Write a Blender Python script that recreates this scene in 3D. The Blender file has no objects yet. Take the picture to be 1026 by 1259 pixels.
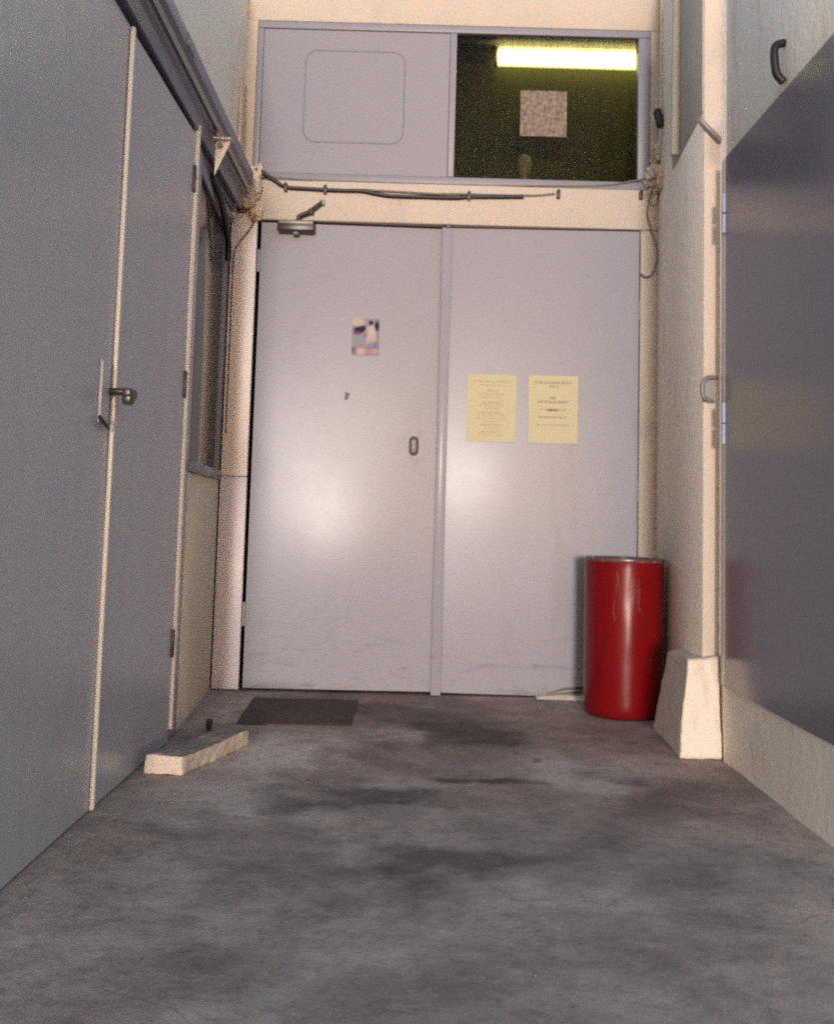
import bpy, bmesh, math, random
from mathutils import Vector, Matrix, noise

random.seed(7)
S = bpy.context.scene
COL = S.collection
PI = math.pi

# ------------------------------------------------------------------ camera
cam_d = bpy.data.cameras.new('camera')
cam = bpy.data.objects.new('camera', cam_d)
COL.objects.link(cam)
S.camera = cam
cam_d.sensor_fit = 'VERTICAL'
cam_d.sensor_height = 36.0
cam_d.sensor_width = 36.0 * 1026 / 1259
cam_d.lens = 1250.0 / 1259.0 * 36.0
cam_d.shift_x = 4.0 / 1259
cam_d.shift_y = -101.5 / 1259
cam_d.clip_end = 500
cam_d.clip_start = 0.02
p, r = math.atan(107 / 1250.0), math.radians(1.6)
fwd = Vector((0, math.cos(p), math.sin(p)))
r0 = Vector((1, 0, 0)); u0 = r0.cross(fwd)
rt = r0 * math.cos(r) + u0 * math.sin(r)
up = u0 * math.cos(r) - r0 * math.sin(r)
M = Matrix((rt, up, -fwd)).transposed().to_4x4()
M.translation = Vector((0, 0, 0.763))
cam.matrix_world = M

# ------------------------------------------------------------------ light
SUN_EL, SUN_AZ = 2.4, -1.5         # degrees; azimuth measured from straight behind the camera
world = bpy.data.worlds.new('World')
S.world = world
world.use_nodes = True
nt = world.node_tree
nt.nodes.clear()
sky = nt.nodes.new('ShaderNodeTexSky')
sky.sky_type = 'NISHITA'
sky.sun_disc = False
sky.sun_elevation = math.radians(SUN_EL)
sky.sun_rotation = math.radians(180 + SUN_AZ)
sky.air_density = 1.0
sky.dust_density = 0.8
sky.ozone_density = 2.0
bg = nt.nodes.new('ShaderNodeBackground')
bg.inputs['Strength'].default_value = 0.15
wo = nt.nodes.new('ShaderNodeOutputWorld')
nt.links.new(sky.outputs[0], bg.inputs[0])
nt.links.new(bg.outputs[0], wo.inputs[0])

sun_d = bpy.data.lights.new('sun', 'SUN')
sun_d.energy = 0.5
sun_d.angle = math.radians(6)
sun_d.color = (1.0, 0.94, 0.90)
sun = bpy.data.objects.new('sun', sun_d)
COL.objects.link(sun)
el, az = math.radians(SUN_EL), math.radians(SUN_AZ)
sdir = Vector((-math.sin(az) * math.cos(el), math.cos(az) * math.cos(el), -math.sin(el)))
sun.rotation_euler = sdir.to_track_quat('-Z', 'Y').to_euler()

S.view_settings.view_transform = 'Standard'
S.view_settings.look = 'None'
S.view_settings.exposure = 2.58
S.view_settings.gamma = 1.0
S.view_settings.use_curve_mapping = False
S.render.engine = 'CYCLES'
S.cycles.pixel_filter_type = 'GAUSSIAN'
S.cycles.filter_width = 2.5
S.cycles.use_denoising = False
S.cycles.use_adaptive_sampling = False
S.cycles.max_bounces = 8
S.cycles.sample_clamp_indirect = 1.2
S.cycles.caustics_reflective = False
S.cycles.caustics_refractive = False

# ------------------------------------------------------------------ materials
def new_mat(name):
    m = bpy.data.materials.new(name)
    m.use_nodes = True
    n = m.node_tree.nodes
    return m, n, m.node_tree.links, n['Principled BSDF']

def tex_noise(n, l, scale, detail=4, rough=0.55, stretch=(1, 1, 1), dist=0.0):
    tc = n.new('ShaderNodeTexCoord')
    mp = n.new('ShaderNodeMapping')
    mp.inputs['Scale'].default_value = stretch
    l.new(tc.outputs['Object'], mp.inputs[0])
    t = n.new('ShaderNodeTexNoise')
    t.inputs['Scale'].default_value = scale
    t.inputs['Detail'].default_value = detail
    t.inputs['Roughness'].default_value = rough
    t.inputs['Distortion'].default_value = dist
    l.new(mp.outputs[0], t.inputs['Vector'])
    return t.outputs['Fac']

def ramp(n, l, src, a, b, ca=(0, 0, 0, 1), cb=(1, 1, 1, 1)):
    rp = n.new('ShaderNodeValToRGB')
    rp.color_ramp.elements[0].position = a
    rp.color_ramp.elements[1].position = b
    rp.color_ramp.elements[0].color = ca
    rp.color_ramp.elements[1].color = cb
    l.new(src, rp.inputs[0])
    return rp.outputs[0]

def mix(n, l, fac, a, b, mode='MIX'):
    x = n.new('ShaderNodeMix')
    x.data_type = 'RGBA'
    x.blend_type = mode
    for s, v in ((x.inputs[0], fac), (x.inputs[6], a), (x.inputs[7], b)):
        if hasattr(v, 'is_linked'):
            l.new(v, s)
        elif isinstance(v, (int, float)):
            s.default_value = v
        else:
            s.default_value = (*v[:3], 1)
    return x.outputs[2]

def bump(n, l, bs, src, strength, dist):
    b = n.new('ShaderNodeBump')
    b.inputs['Strength'].default_value = strength
    b.inputs['Distance'].default_value = dist
    l.new(src, b.inputs['Height'])
    l.new(b.outputs[0], bs.inputs['Normal'])

def paint(name, col, rough=0.35, var=0.10, dirt=(0.12, 0.09, 0.08), dirt_amt=0.35, relief=0.15,
          dscale=0.002, spec=0.5, nscale=2.2, streak=(1, 1, .35), coat=0.0, rvar=.08, specks=.0, kick=False):
    m, n, l, bs = new_mat(name)
    big = tex_noise(n, l, nscale, 5, 0.6, streak)
    c1 = mix(n, l, big, tuple(c * (1 - var) for c in col), tuple(min(1, c * (1 + var)) for c in col))
    sp = tex_noise(n, l, nscale * 2.7, 7, 0.68, streak, .6)
    f = ramp(n, l, sp, 0.56, 0.80, (0, 0, 0, 1), (dirt_amt,) * 3 + (1,))
    c2 = mix(n, l, f, c1, dirt)
    if specks:
        s1 = tex_noise(n, l, 42, 3, .6)
        c2 = mix(n, l, ramp(n, l, s1, .66, .74, (0, 0, 0, 1), (specks,) * 3 + (1,)), c2, dirt)
        s2 = tex_noise(n, l, 36, 2, .6, (1, 1, .9), .3)
        c2 = mix(n, l, ramp(n, l, s2, .69, .76, (0, 0, 0, 1), (specks * .7,) * 3 + (1,)), c2, tuple(min(.8, c * 1.5) for c in col))
        s3 = tex_noise(n, l, 3.2, 7, .75, (1, 1, .18), .2)      # faint runs down the sheet
        c2 = mix(n, l, ramp(n, l, s3, .58, .72, (0, 0, 0, 1), (specks * .6,) * 3 + (1,)), c2, dirt)
    if kick:                                  # shoe scuffs along the foot of the sheet, hand grime by the lock
        tc = n.new('ShaderNodeTexCoord'); sx = n.new('ShaderNodeSeparateXYZ'); l.new(tc.outputs['Object'], sx.inputs[0])
        lowm = ramp(n, l, sx.outputs['Z'], .05, .42, (1, 1, 1, 1), (0, 0, 0, 1))
        k1 = tex_noise(n, l, 7, 6, .7, (.7, 1, 3.0), .4)
        kf = ramp(n, l, k1, .54, .70, (0, 0, 0, 1), (.55, .55, .55, 1))
        c2 = mix(n, l, mix(n, l, 1.0, kf, lowm, 'MULTIPLY'), c2, (.075, .062, .064))
        mp = n.new('ShaderNodeMapping'); mp.inputs['Location'].default_value = (.13 / .16, 0, -1.05 / .30); mp.inputs['Scale'].default_value = (1 / .16, 0, 1 / .30)
        l.new(tc.outputs['Object'], mp.inputs[0])
        g = n.new('ShaderNodeTexGradient'); g.gradient_type = 'QUADRATIC_SPHERE'; l.new(mp.outputs[0], g.inputs[0])
        k2 = tex_noise(n, l, 16, 6, .7)
        gf = ramp(n, l, k2, .42, .66, (0, 0, 0, 1), (.6, .6, .6, 1))
        c2 = mix(n, l, mix(n, l, 1.0, gf, g.outputs['Color'], 'MULTIPLY'), c2, (.10, .085, .08))
    l.new(c2, bs.inputs['Base Color'])
    rn = tex_noise(n, l, 14, 5, .6)
    rr = n.new('ShaderNodeMapRange')
    rr.inputs[3].default_value = max(0.02, rough - rvar)
    rr.inputs[4].default_value = rough + rvar
    l.new(rn, rr.inputs[0])
    l.new(rr.outputs[0], bs.inputs['Roughness'])
    bs.inputs['Specular IOR Level'].default_value = spec
    bs.inputs['Coat Weight'].default_value = coat
    bs.inputs['Coat Roughness'].default_value = .25
    fine = tex_noise(n, l, 70, 4, .6)
    bump(n, l, bs, fine, relief, dscale)
    return m

def plaster(name, col, var=.12, dirt=(.22, .17, .13), dirt_amt=.5, relief=.5):
    m, n, l, bs = new_mat(name)
    big = tex_noise(n, l, 1.8, 6, .6)
    c1 = mix(n, l, big, tuple(c * (1 - var) for c in col), tuple(min(1, c * (1 + var * .6)) for c in col))
    sp = tex_noise(n, l, 5, 8, .7, (1, 1, .4), .8)
    f = ramp(n, l, sp, .54, .82, (0, 0, 0, 1), (dirt_amt,) * 3 + (1,))
    c2 = mix(n, l, f, c1, dirt)
    spk = tex_noise(n, l, 60, 3, .6)
    f2 = ramp(n, l, spk, .68, .78, (0, 0, 0, 1), (.35, .35, .35, 1))
    c3 = mix(n, l, f2, c2, dirt)
    l.new(c3, bs.inputs['Base Color'])
    bs.inputs['Roughness'].default_value = .75
    bs.inputs['Specular IOR Level'].default_value = .25
    fine = tex_noise(n, l, 28, 8, .65)
    bump(n, l, bs, fine, relief, .006)
    return m

def plain(name, col, rough=.5, metal=0.0, spec=.5):
    return paint(name, col, rough, .12, tuple(c * .5 for c in col), .4, .2, .001, spec, 9, (1, 1, 1))

def emit(name, col, s):
    m, n, l, bs = new_mat(name)
    bs.inputs['Base Color'].default_value = (.8, .8, .75, 1)
    bs.inputs['Emission Color'].default_value = (*col, 1)
    bs.inputs['Emission Strength'].default_value = s
    return m

M_DOOR = paint('grey_door_paint', (.230, .229, .264), .22, .04, (.14, .12, .125), .18, .03, .0008, .068, rvar=.015, specks=.50, kick=True)
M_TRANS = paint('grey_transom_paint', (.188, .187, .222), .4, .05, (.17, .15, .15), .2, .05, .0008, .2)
M_DOOR2 = paint('grey_door_paint_lifted', (.42, .392, .425), .30, .05, (.22, .18, .18), .25, .02, .0008, .35, rvar=.03, specks=.30)  # same grey as the back door, lightened to make up for weak side light
M_DARKDOOR = paint('slate_door_paint', (.195, .172, .215), .19, .08, (.13, .10, .11), .3, .004, .0004, rvar=.03, specks=.4)
M_TRIM = paint('pale_trim_paint', (.62, .56, .50), .4, .08, (.25, .2, .17), .35, .1, .001)
M_PANEL = paint('pale_panel_paint', (.62, .57, .57), .4, .06, (.22, .18, .17), .2, .1, .001)  # lightened to offset the shade the narrow panel stands in
M_PANEL2 = paint('bluish_panel_paint', (.50, .475, .53), .4, .06, (.2, .17, .18), .25, .1, .001)  # lower half, likewise lightened against the shade
M_CREAM = plaster('cream_paint_dimmed', (.41, .362, .310), .08, (.18, .14, .11), .3)  # wall cream darkened for surfaces that catch the frontal light
M_PIER_FRONT = plaster('cream_pier_front_dimmed', (.50, .425, .36), .08, (.25, .19, .15), .4)  # same wall cream, toned down for the sunlit pier front
M_CREAM_LIFTED = plaster('cream_paint_lifted', (.87, .775, .665), .05, (.24, .19, .15), .5, .7)  # same wall cream, lightened to make up for weak light on side faces
M_LOWER = plaster('cream_lower_panel_paint', (.66, .58, .46), .08, (.28, .22, .17), .4, .3)
M_GRIT = plaster('grey_grit', (.17, .135, .115), .4, (.08, .06, .05), .7, .5)
M_LUMP = plaster('rough_filler', (.55, .47, .37), .3, (.2, .15, .11), .8, 1.0)
M_STONE = plaster('painted_concrete', (.68, .58, .48), .15, (.2, .16, .14), .7, .9)
M_RAIL = paint('blue_grey_rail_paint', (.16, .15, .21), .38, .15, (.07, .05, .06), .5, .2, .002)
M_BLACK = plain('black_rubber', (.006, .005, .006), .5)
M_DARK = plain('unlit_black', (.008, .007, .008), .8)
M_BRONZE = paint('dark_bronze_metal', (.035, .026, .024), .35, .2, (.012, .008, .008), .5, .2, .001, .35)
M_STEEL = plain('dull_steel', (.17, .155, .16), .4)
M_WIRE = plain('grey_wire', (.12, .10, .085), .6)
M_RED = paint('red_gloss_paint', (.135, .0030, .005), .22, .12, (.03, .006, .006), .6, .10, .0012, .22, 5, (1, 1, .3), rvar=.05, specks=.3)
M_SCR = plain('scratched_dark_red', (.035, .006, .007), .5)
M_RIM = paint('worn_rim_metal', (.09, .045, .045), .3, .2, (.62, .58, .54), .95, .2, .001, .5, 5, (1, 1, 1))
M_DGLASS = paint('dark_window_glass', (.045, .038, .045), .16, .2, (.06, .05, .05), .5, .05, .0005)
M_PAPER = paint('yellowed_paper', (.40, .37, .245), .7, .04, (.36, .32, .18), .2, .1, .0008, .2)
M_INK = plain('faded_ink', (.26, .245, .16), .8)
M_INK2 = plain('dark_ink', (.14, .135, .10), .8)
M_MAT = plaster('brown_mat_fibre', (.095, .064, .053), .35, (.20, .155, .13), .8, 1.0)
M_WHITE = plaster('worn_white_paint', (.72, .66, .58), .1)
M_NET, _n, _l, _b = new_mat('mottled_paper')
_l.new(ramp(_n, _l, tex_noise(_n, _l, 55, 5, .7), .36, .64, (.075, .062, .050, 1), (.235, .20, .165, 1)), _b.inputs['Base Color'])
_b.inputs['Roughness'].default_value = .8
_b.inputs['Specular IOR Level'].default_value = .1
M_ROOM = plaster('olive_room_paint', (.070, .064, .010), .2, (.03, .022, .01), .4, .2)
M_LAMP = emit('fluorescent_diffuser', (1.0, .98, .64), 1.15)
M_GHOST = plain('ghost_shape_grey', (.42, .39, .34), .5)
M_BLUE = plain('blue_grey_hinge_paint', (.30, .32, .46), .4)

# concrete yard floor
def concrete():
    m, n, l, bs = new_mat('stained_concrete')
    big = tex_noise(n, l, 1.3, 8, .62, (1, 1, 1), .1)
    c1 = mix(n, l, ramp(n, l, big, .36, .66), (.255, .185, .155), (.60, .475, .395))
    med = tex_noise(n, l, 4.5, 10, .68, (1, 1, 1), .25)
    c2 = mix(n, l, ramp(n, l, med, .42, .66, (.0, 0, 0, 1), (.55, .55, .55, 1)), c1, (.13, .098, .085))
    tc = n.new('ShaderNodeTexCoord')
    warp = n.new('ShaderNodeTexNoise'); warp.inputs['Scale'].default_value = 4.5; warp.inputs['Detail'].default_value = 6
    l.new(tc.outputs['Object'], warp.inputs['Vector'])
    sub = n.new('ShaderNodeVectorMath'); sub.operation = 'SUBTRACT'; sub.inputs[1].default_value = (.5, .5, .5)
    l.new(warp.outputs['Color'], sub.inputs[0])
    scl = n.new('ShaderNodeVectorMath'); scl.operation = 'SCALE'; scl.inputs[3].default_value = .55
    l.new(sub.outputs[0], scl.inputs[0])
    add = n.new('ShaderNodeVectorMath'); add.operation = 'ADD'
    l.new(tc.outputs['Object'], add.inputs[0]); l.new(scl.outputs[0], add.inputs[1])
    cur = c2
    # spilt-oil stains (dark) and scrubbed patches (pale) lying on the concrete
    for (x, y, rx, ry, col, a) in (
            (.22, 3.72, .36, .50, (.045, .030, .028), .85),
            (.28, 3.05, .22, .14, (.035, .024, .023), .85),
            (-.05, 2.84, .42, .16, (.05, .036, .034), .75),
            (-.35, 2.80, .22, .09, (.07, .052, .048), .6),
            (.10, 2.30, .50, .22, (.055, .042, .04), .7),
            (-.05, 4.05, .60, .35, (.07, .048, .043), .6),
            (.80, 3.05, .30, .25, (.06, .045, .042), .5),
            (-.42, 3.30, .30, .50, (.66, .575, .50), .9), (-.50, 2.75, .35, .25, (.62, .53, .46), .7),
            (.50, 3.15, .30, .42, (.60, .52, .46), .75),
            (-.68, 4.05, .10, .35, (.55, .48, .42), .6)):
        mp = n.new('ShaderNodeMapping')
        mp.inputs['Location'].default_value = (-x / rx, -y / ry, 0)
        mp.inputs['Scale'].default_value = (1 / rx, 1 / ry, 0)
        l.new(add.outputs[0], mp.inputs[0])
        g = n.new('ShaderNodeTexGradient'); g.gradient_type = 'QUADRATIC_SPHERE'
        l.new(mp.outputs[0], g.inputs[0])
        f = ramp(n, l, g.outputs['Fac'], .01, .46, (0, 0, 0, 1), (a, a, a, 1))
        cur = mix(n, l, f, cur, col)
    mid = tex_noise(n, l, 21, 8, .75)
    cur = mix(n, l, ramp(n, l, mid, .50, .70, (0, 0, 0, 1), (.55, .55, .55, 1)), cur, (.11, .085, .075))
    mid2 = tex_noise(n, l, 15, 8, .75, (1, 1, 1), .2)
    cur = mix(n, l, ramp(n, l, mid2, .56, .74, (0, 0, 0, 1), (.45, .45, .45, 1)), cur, (.58, .475, .39))
    # hairline cracks
    vo = n.new('ShaderNodeTexVoronoi'); vo.feature = 'DISTANCE_TO_EDGE'; vo.inputs['Scale'].default_value = .85
    l.new(add.outputs[0], vo.inputs['Vector'])
    ck = ramp(n, l, vo.outputs['Distance'], .0, .006, (1, 1, 1, 1), (0, 0, 0, 1))
    ckm = ramp(n, l, tex_noise(n, l, 1.7, 4, .6), .50, .62)
    cur = mix(n, l, mix(n, l, 1.0, mix(n, l, 1.0, ck, ckm, 'MULTIPLY'), (.65, .65, .65), 'MULTIPLY'), cur, (.045, .034, .03))
    sp = tex_noise(n, l, 130, 3, .7)
    cur = mix(n, l, ramp(n, l, sp, .60, .74, (0, 0, 0, 1), (.35, .35, .35, 1)), cur, (.05, .04, .038))
    sp2 = tex_noise(n, l, 95, 2, .6)
    cur = mix(n, l, ramp(n, l, sp2, .70, .78, (0, 0, 0, 1), (.3, .3, .3, 1)), cur, (.42, .38, .34))
    l.new(cur, bs.inputs['Base Color'])
    rr = n.new('ShaderNodeMapRange'); rr.inputs[3].default_value = .5; rr.inputs[4].default_value = .85
    l.new(med, rr.inputs[0]); l.new(rr.outputs[0], bs.inputs['Roughness'])
    bs.inputs['Specular IOR Level'].default_value = .3
    h = tex_noise(n, l, 34, 9, .72)
    bump(n, l, bs, h, .7, .010)
    return m
M_FLOOR = concrete()

def ribbed_glass():
    m, n, l, bs = new_mat('smoked_ribbed_glass')
    out = n['Material Output']
    tr = n.new('ShaderNodeBsdfTransparent')
    gl = n.new('ShaderNodeBsdfGlossy'); gl.inputs['Roughness'].default_value = .12
    gl.inputs['Color'].default_value = (.8, .8, .8, 1)
    # ribs and dust take up part of the light
    rib = tex_noise(n, l, 170, 2, .5, (1, 0, .012))
    dust = tex_noise(n, l, 9, 6, .65)
    t1 = mix(n, l, ramp(n, l, rib, .38, .62), (.60, .58, .44), (.78, .77, .62))
    l.new(t1, tr.inputs['Color'])
    df = n.new('ShaderNodeBsdfDiffuse'); df.inputs['Color'].default_value = (.16, .12, .08, 1)
    mx = n.new('ShaderNodeMixShader'); mx.inputs[0].default_value = .012
    l.new(tr.outputs[0], mx.inputs[1]); l.new(gl.outputs[0], mx.inputs[2])
    m2 = n.new('ShaderNodeMixShader')
    l.new(ramp(n, l, dust, .35, .75, (.004, .004, .004, 1), (.035, .035, .035, 1)), m2.inputs[0])
    rf = n.new('ShaderNodeBsdfRefraction'); rf.inputs['Roughness'].default_value = .30; rf.inputs['IOR'].default_value = 1.06
    rf.inputs['Color'].default_value = (.7, .7, .5, 1)
    m3 = n.new('ShaderNodeMixShader'); m3.inputs[0].default_value = .40
    l.new(mx.outputs[0], m3.inputs[1]); l.new(rf.outputs[0], m3.inputs[2])
    l.new(m3.outputs[0], m2.inputs[1]); l.new(df.outputs[0], m2.inputs[2])
    l.new(m2.outputs[0], out.inputs[0])
    return m
M_GLASS = ribbed_glass()

# ------------------------------------------------------------------ mesh helpers
def box(bm, x0, x1, y0, y1, z0, z1):
    v = [bm.verts.new(c) for c in ((x0, y0, z0), (x1, y0, z0), (x1, y1, z0), (x0, y1, z0),
                                   (x0, y0, z1), (x1, y0, z1), (x1, y1, z1), (x0, y1, z1))]
    for f in ((0, 3, 2, 1), (4, 5, 6, 7), (0, 1, 5, 4), (1, 2, 6, 5), (2, 3, 7, 6), (3, 0, 4, 7)):
        bm.faces.new([v[i] for i in f])

def hexa(bm, bot, top):
    v = [bm.verts.new(c) for c in list(bot) + list(top)]
    for f in ((0, 3, 2, 1), (4, 5, 6, 7), (0, 1, 5, 4), (1, 2, 6, 5), (2, 3, 7, 6), (3, 0, 4, 7)):
        bm.faces.new([v[i] for i in f])

def prism(bm, pts, a, b, axis='z'):
    """extrude a polygon along an axis; pts are the two other coordinates in order"""
    def co(q, t):
        return (q[0], q[1], t) if axis == 'z' else (q[0], t, q[1]) if axis == 'y' else (t, q[0], q[1])
    lo = [bm.verts.new(co(q, a)) for q in pts]
    hi = [bm.verts.new(co(q, b)) for q in pts]
    n = len(pts)
    bm.faces.new(lo[::-1]); bm.faces.new(hi)
    for i in range(n):
        bm.faces.new((lo[i], lo[(i + 1) % n], hi[(i + 1) % n], hi[i]))

def tube(bm, pts, rad, seg=8, closed_ends=True):
    pts = [Vector(q) for q in pts]
    rads = rad if isinstance(rad, (list, tuple)) else [rad] * len(pts)
    rings = []
    prev = None
    for i, q in enumerate(pts):
        d = (pts[min(i + 1, len(pts) - 1)] - pts[max(i - 1, 0)]).normalized()
        if prev is None:
            a = d.orthogonal().normalized()
        else:
            a = (prev - d * prev.dot(d)).normalized()
        prev = a
        b = d.cross(a)
        rings.append([bm.verts.new(q + (a * math.cos(2 * PI * k / seg) + b * math.sin(2 * PI * k / seg)) * rads[i])
                      for k in range(seg)])
    for i in range(len(rings) - 1):
        for k in range(seg):
            bm.faces.new((rings[i][k], rings[i][(k + 1) % seg], rings[i + 1][(k + 1) % seg], rings[i + 1][k]))
    if closed_ends:
        bm.faces.new(rings[0][::-1]); bm.faces.new(rings[-1])

def curve_pts(ctrl, n=8):
    """Catmull-Rom through control points"""
    c = [Vector(q) for q in ctrl]
    c = [c[0] * 2 - c[1]] + c + [c[-1] * 2 - c[-2]]
    out = []
    for i in range(1, len(c) - 2):
        for k in range(n):
            t = k / n
            a, b, d, e = c[i - 1], c[i], c[i + 1], c[i + 2]
            out.append(.5 * ((2 * b) + (d - a) * t + (2 * a - 5 * b + 4 * d - e) * t * t + (3 * b - a - 3 * d + e) * t ** 3))
    out.append(c[-2])
    return out

WL = {}
def obj(name, bm, mat, parent=None, bevel=0.0, smooth=False, seg=2, label=None, cat=None, group=None, kind=None):
    bmesh.ops.recalc_face_normals(bm, faces=bm.faces)
    if bevel:
        es = [e for e in bm.edges if len(e.link_faces) == 2 and e.calc_face_angle(0) > .5]
        bmesh.ops.bevel(bm, geom=es, offset=bevel, segments=seg, affect='EDGES', profile=.5, clamp_overlap=True)
    base = WL.get(parent.name, Vector((0, 0, 0))) if parent else None
    if parent is None:
        xs = [v.co for v in bm.verts]
        lo = Vector((min(c.x for c in xs), min(c.y for c in xs), min(c.z for c in xs)))
        hi = Vector((max(c.x for c in xs), max(c.y for c in xs), max(c.z for c in xs)))
        base = Vector(((lo.x + hi.x) / 2, (lo.y + hi.y) / 2, lo.z))
    bmesh.ops.translate(bm, verts=bm.verts, vec=-base)
    me = bpy.data.meshes.new(name)
    bm.to_mesh(me); bm.free()
    me.materials.append(mat)
    for q in me.polygons:
        q.use_smooth = smooth
    me.set_sharp_from_angle(angle=1.0)
    o = bpy.data.objects.new(name, me)
    COL.objects.link(o)
    WL[o.name] = base
    if parent:
        o.parent = parent
    else:
        o.location = base
    if label: o['label'] = label
    if cat: o['category'] = cat
    if group: o['group'] = group
    if kind: o['kind'] = kind
    return o

def thing(name, loc, label, cat, group=None):
    o = bpy.data.objects.new(name, None)
    o.empty_display_size = .1
    COL.objects.link(o)
    o.location = loc
    WL[o.name] = Vector(loc)
    o['label'] = label; o['category'] = cat
    if group: o['group'] = group
    return o

def NB():
    return bmesh.new()

def boxobj(name, mat, parent, x0, x1, y0, y1, z0, z1, bevel=0.0, **k):
    b = NB(); box(b, x0, x1, y0, y1, z0, z1)
    return obj(name, b, mat, parent, bevel, **k)

def rough_up(bm, amp, scale, seed=0.0):
    for v in bm.verts:
        q = v.co * scale + Vector((seed, seed * .7, seed * 1.3))
        v.co += Vector((noise.noise(q), noise.noise(q + Vector((31, 7, 3))), noise.noise(q + Vector((5, 61, 17))))) * amp

# ------------------------------------------------------------------ setting
b = NB()
R = 60
xs = [-R, -6, -3, 3, 6, R]; ys = [-R, -6, 0, 6, 10, R]
vs = [[b.verts.new((x, y, 0)) for x in xs] for y in ys]
for j in range(5):
    for i in range(5):
        b.faces.new((vs[j][i], vs[j][i + 1], vs[j + 1][i + 1], vs[j + 1][i]))
g = obj('ground', b, M_FLOOR, None, kind='structure')
# keep the ground's texture space in world units
g.data.transform(Matrix.Translation(g.location)); g.location = (0, 0, 0)

# back wall: lintel, jamb, masonry round the transom
bw = thing('back_wall', (0.13, 4.5, 0), 'cream back wall with painted lintel framing the grey double door', 'wall')
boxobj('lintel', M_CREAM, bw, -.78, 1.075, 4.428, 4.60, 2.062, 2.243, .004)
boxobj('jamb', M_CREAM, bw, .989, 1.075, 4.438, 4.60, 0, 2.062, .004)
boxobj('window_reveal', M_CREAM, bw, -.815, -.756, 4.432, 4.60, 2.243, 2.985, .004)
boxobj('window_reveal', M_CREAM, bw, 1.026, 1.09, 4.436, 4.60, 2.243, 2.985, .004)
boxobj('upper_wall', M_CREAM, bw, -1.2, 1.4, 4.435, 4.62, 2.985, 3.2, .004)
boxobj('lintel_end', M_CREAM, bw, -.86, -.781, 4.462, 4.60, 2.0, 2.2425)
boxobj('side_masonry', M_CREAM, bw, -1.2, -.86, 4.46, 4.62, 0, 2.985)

# left wall (above the rail) and its near end
lw = thing('left_wall', (-.9, 2.3, 0), 'cream left wall running above the dark overhead door rail', 'wall')
b = NB()
prism(b, [(1.72, 2.235), (4.434, 2.235), (4.434, 3.16), (3.0, 2.82), (1.72, 2.50)], -1.1, -.806, 'x')  # unseen top kept low and sloping to admit sky light
obj('upper_wall', b, M_CREAM_LIFTED, lw, .004)
boxobj('door_head', M_CREAM_LIFTED, lw, -1.1, -.818, 1.72, 4.46, 2.056, 2.2345)
boxobj('near_wall', M_CREAM_LIFTED, lw, -1.1, -.80, 1.72, 1.78, 0, 2.235, .004)

b = NB()
tube(b, curve_pts([(-.800, 4.31, 2.36), (-.797, 4.31, 2.45), (-.801, 4.315, 2.55), (-.803, 4.32, 2.68)], 5), .011, 8)
tube(b, curve_pts([(-.803, 4.15, 2.36), (-.802, 4.18, 2.50), (-.803, 4.17, 2.66)], 5), .004, 6)
obj('plaster_bead', b, M_CREAM, lw, smooth=True)

# right wall: pier (far), wall with the slate door (near)
rw = thing('right_wall', (1.2, 3.0, 0), 'cream right wall with a projecting pier beside the red bin', 'wall')
b = NB()
prism(b, [(1.066, 4.437), (.985, 3.45), (1.042, 3.45), (1.042, 3.372), (1.5, 3.372), (1.5, 4.437)], 0, 3.15)
for v in b.verts:                      # unseen wall head sloped down to let in more sky light
    if v.co.z > 1:
        v.co.z = 2.80 + (v.co.y - 3.372) * .50
obj('pier', b, M_CREAM_LIFTED, rw, .005)
boxobj('dimmed_front_strip', M_PIER_FRONT, rw, .986, 1.041, 3.446, 3.4495, .30, 2.78, .001)  # added strip over the same wall, darker to tone down its sunlit front
b = NB()
prism(b, [(2.28, 1.998), (3.371, 1.998), (3.371, 2.60), (2.28, 2.16)], 1.042, 1.5, 'x')
obj('upper_wall', b, M_CREAM_LIFTED, rw, .003)
b = NB()
hexa(b, [(1.036, 3.371, 0), (1.036, 2.28, 0), (1.5, 2.28, 0), (1.5, 3.371, 0)],
     [(1.030, 3.371, .245), (1.030, 2.28, .245), (1.5, 2.28, .245), (1.5, 3.371, .245)])
bmesh.ops.subdivide_edges(b, edges=b.edges, cuts=6, use_grid_fill=True)
rough_up(b, .006, 5)
obj('plinth', b, M_CREAM_LIFTED, rw)
boxobj('near_wall', M_CREAM_LIFTED, rw, 1.045, 1.5, 2.28, 2.36, .2455, 1.9975)
# plaster coat above lintel height on the pier's inner face
b = NB()
hexa(b, [(1.030, 4.06, 2.21), (.9805, 3.452, 2.205), (1.0, 3.452, 2.205), (1.05, 4.06, 2.21)],
     [(1.030, 4.06, 2.94), (.9805, 3.452, 2.64), (1.0, 3.452, 2.64), (1.05, 4.06, 2.94)])
obj('plaster_band', b, M_CREAM, rw, .002)

# room seen through the transom glass
rm = thing('room', (.5, 4.9, 2.2), 'dim olive room seen through the glass pane above the door', 'room')
boxobj('room_wall', M_ROOM, rm, -.3, 1.9, 4.72, 4.77, 2.20, 3.12)
boxobj('room_wall', M_ROOM, rm, -.35, -.30, 4.60, 4.77, 2.20, 3.12)
boxobj('room_wall', M_ROOM, rm, 1.9, 1.95, 4.62, 4.77, 2.20, 3.12)
boxobj('room_floor', M_ROOM, rm, -.3, 1.9, 4.60, 4.72, 2.14, 2.20)
boxobj('room_ceiling', M_ROOM, rm, -.3, 1.9, 4.60, 4.72, 3.05, 3.12)
# black slab standing in for unlit space behind the door gaps
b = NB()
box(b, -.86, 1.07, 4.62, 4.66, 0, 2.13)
obj('unlit_backing', b, M_DARK, None, label='black slab standing in for the unlit depth round the double door', cat='backing')

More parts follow.
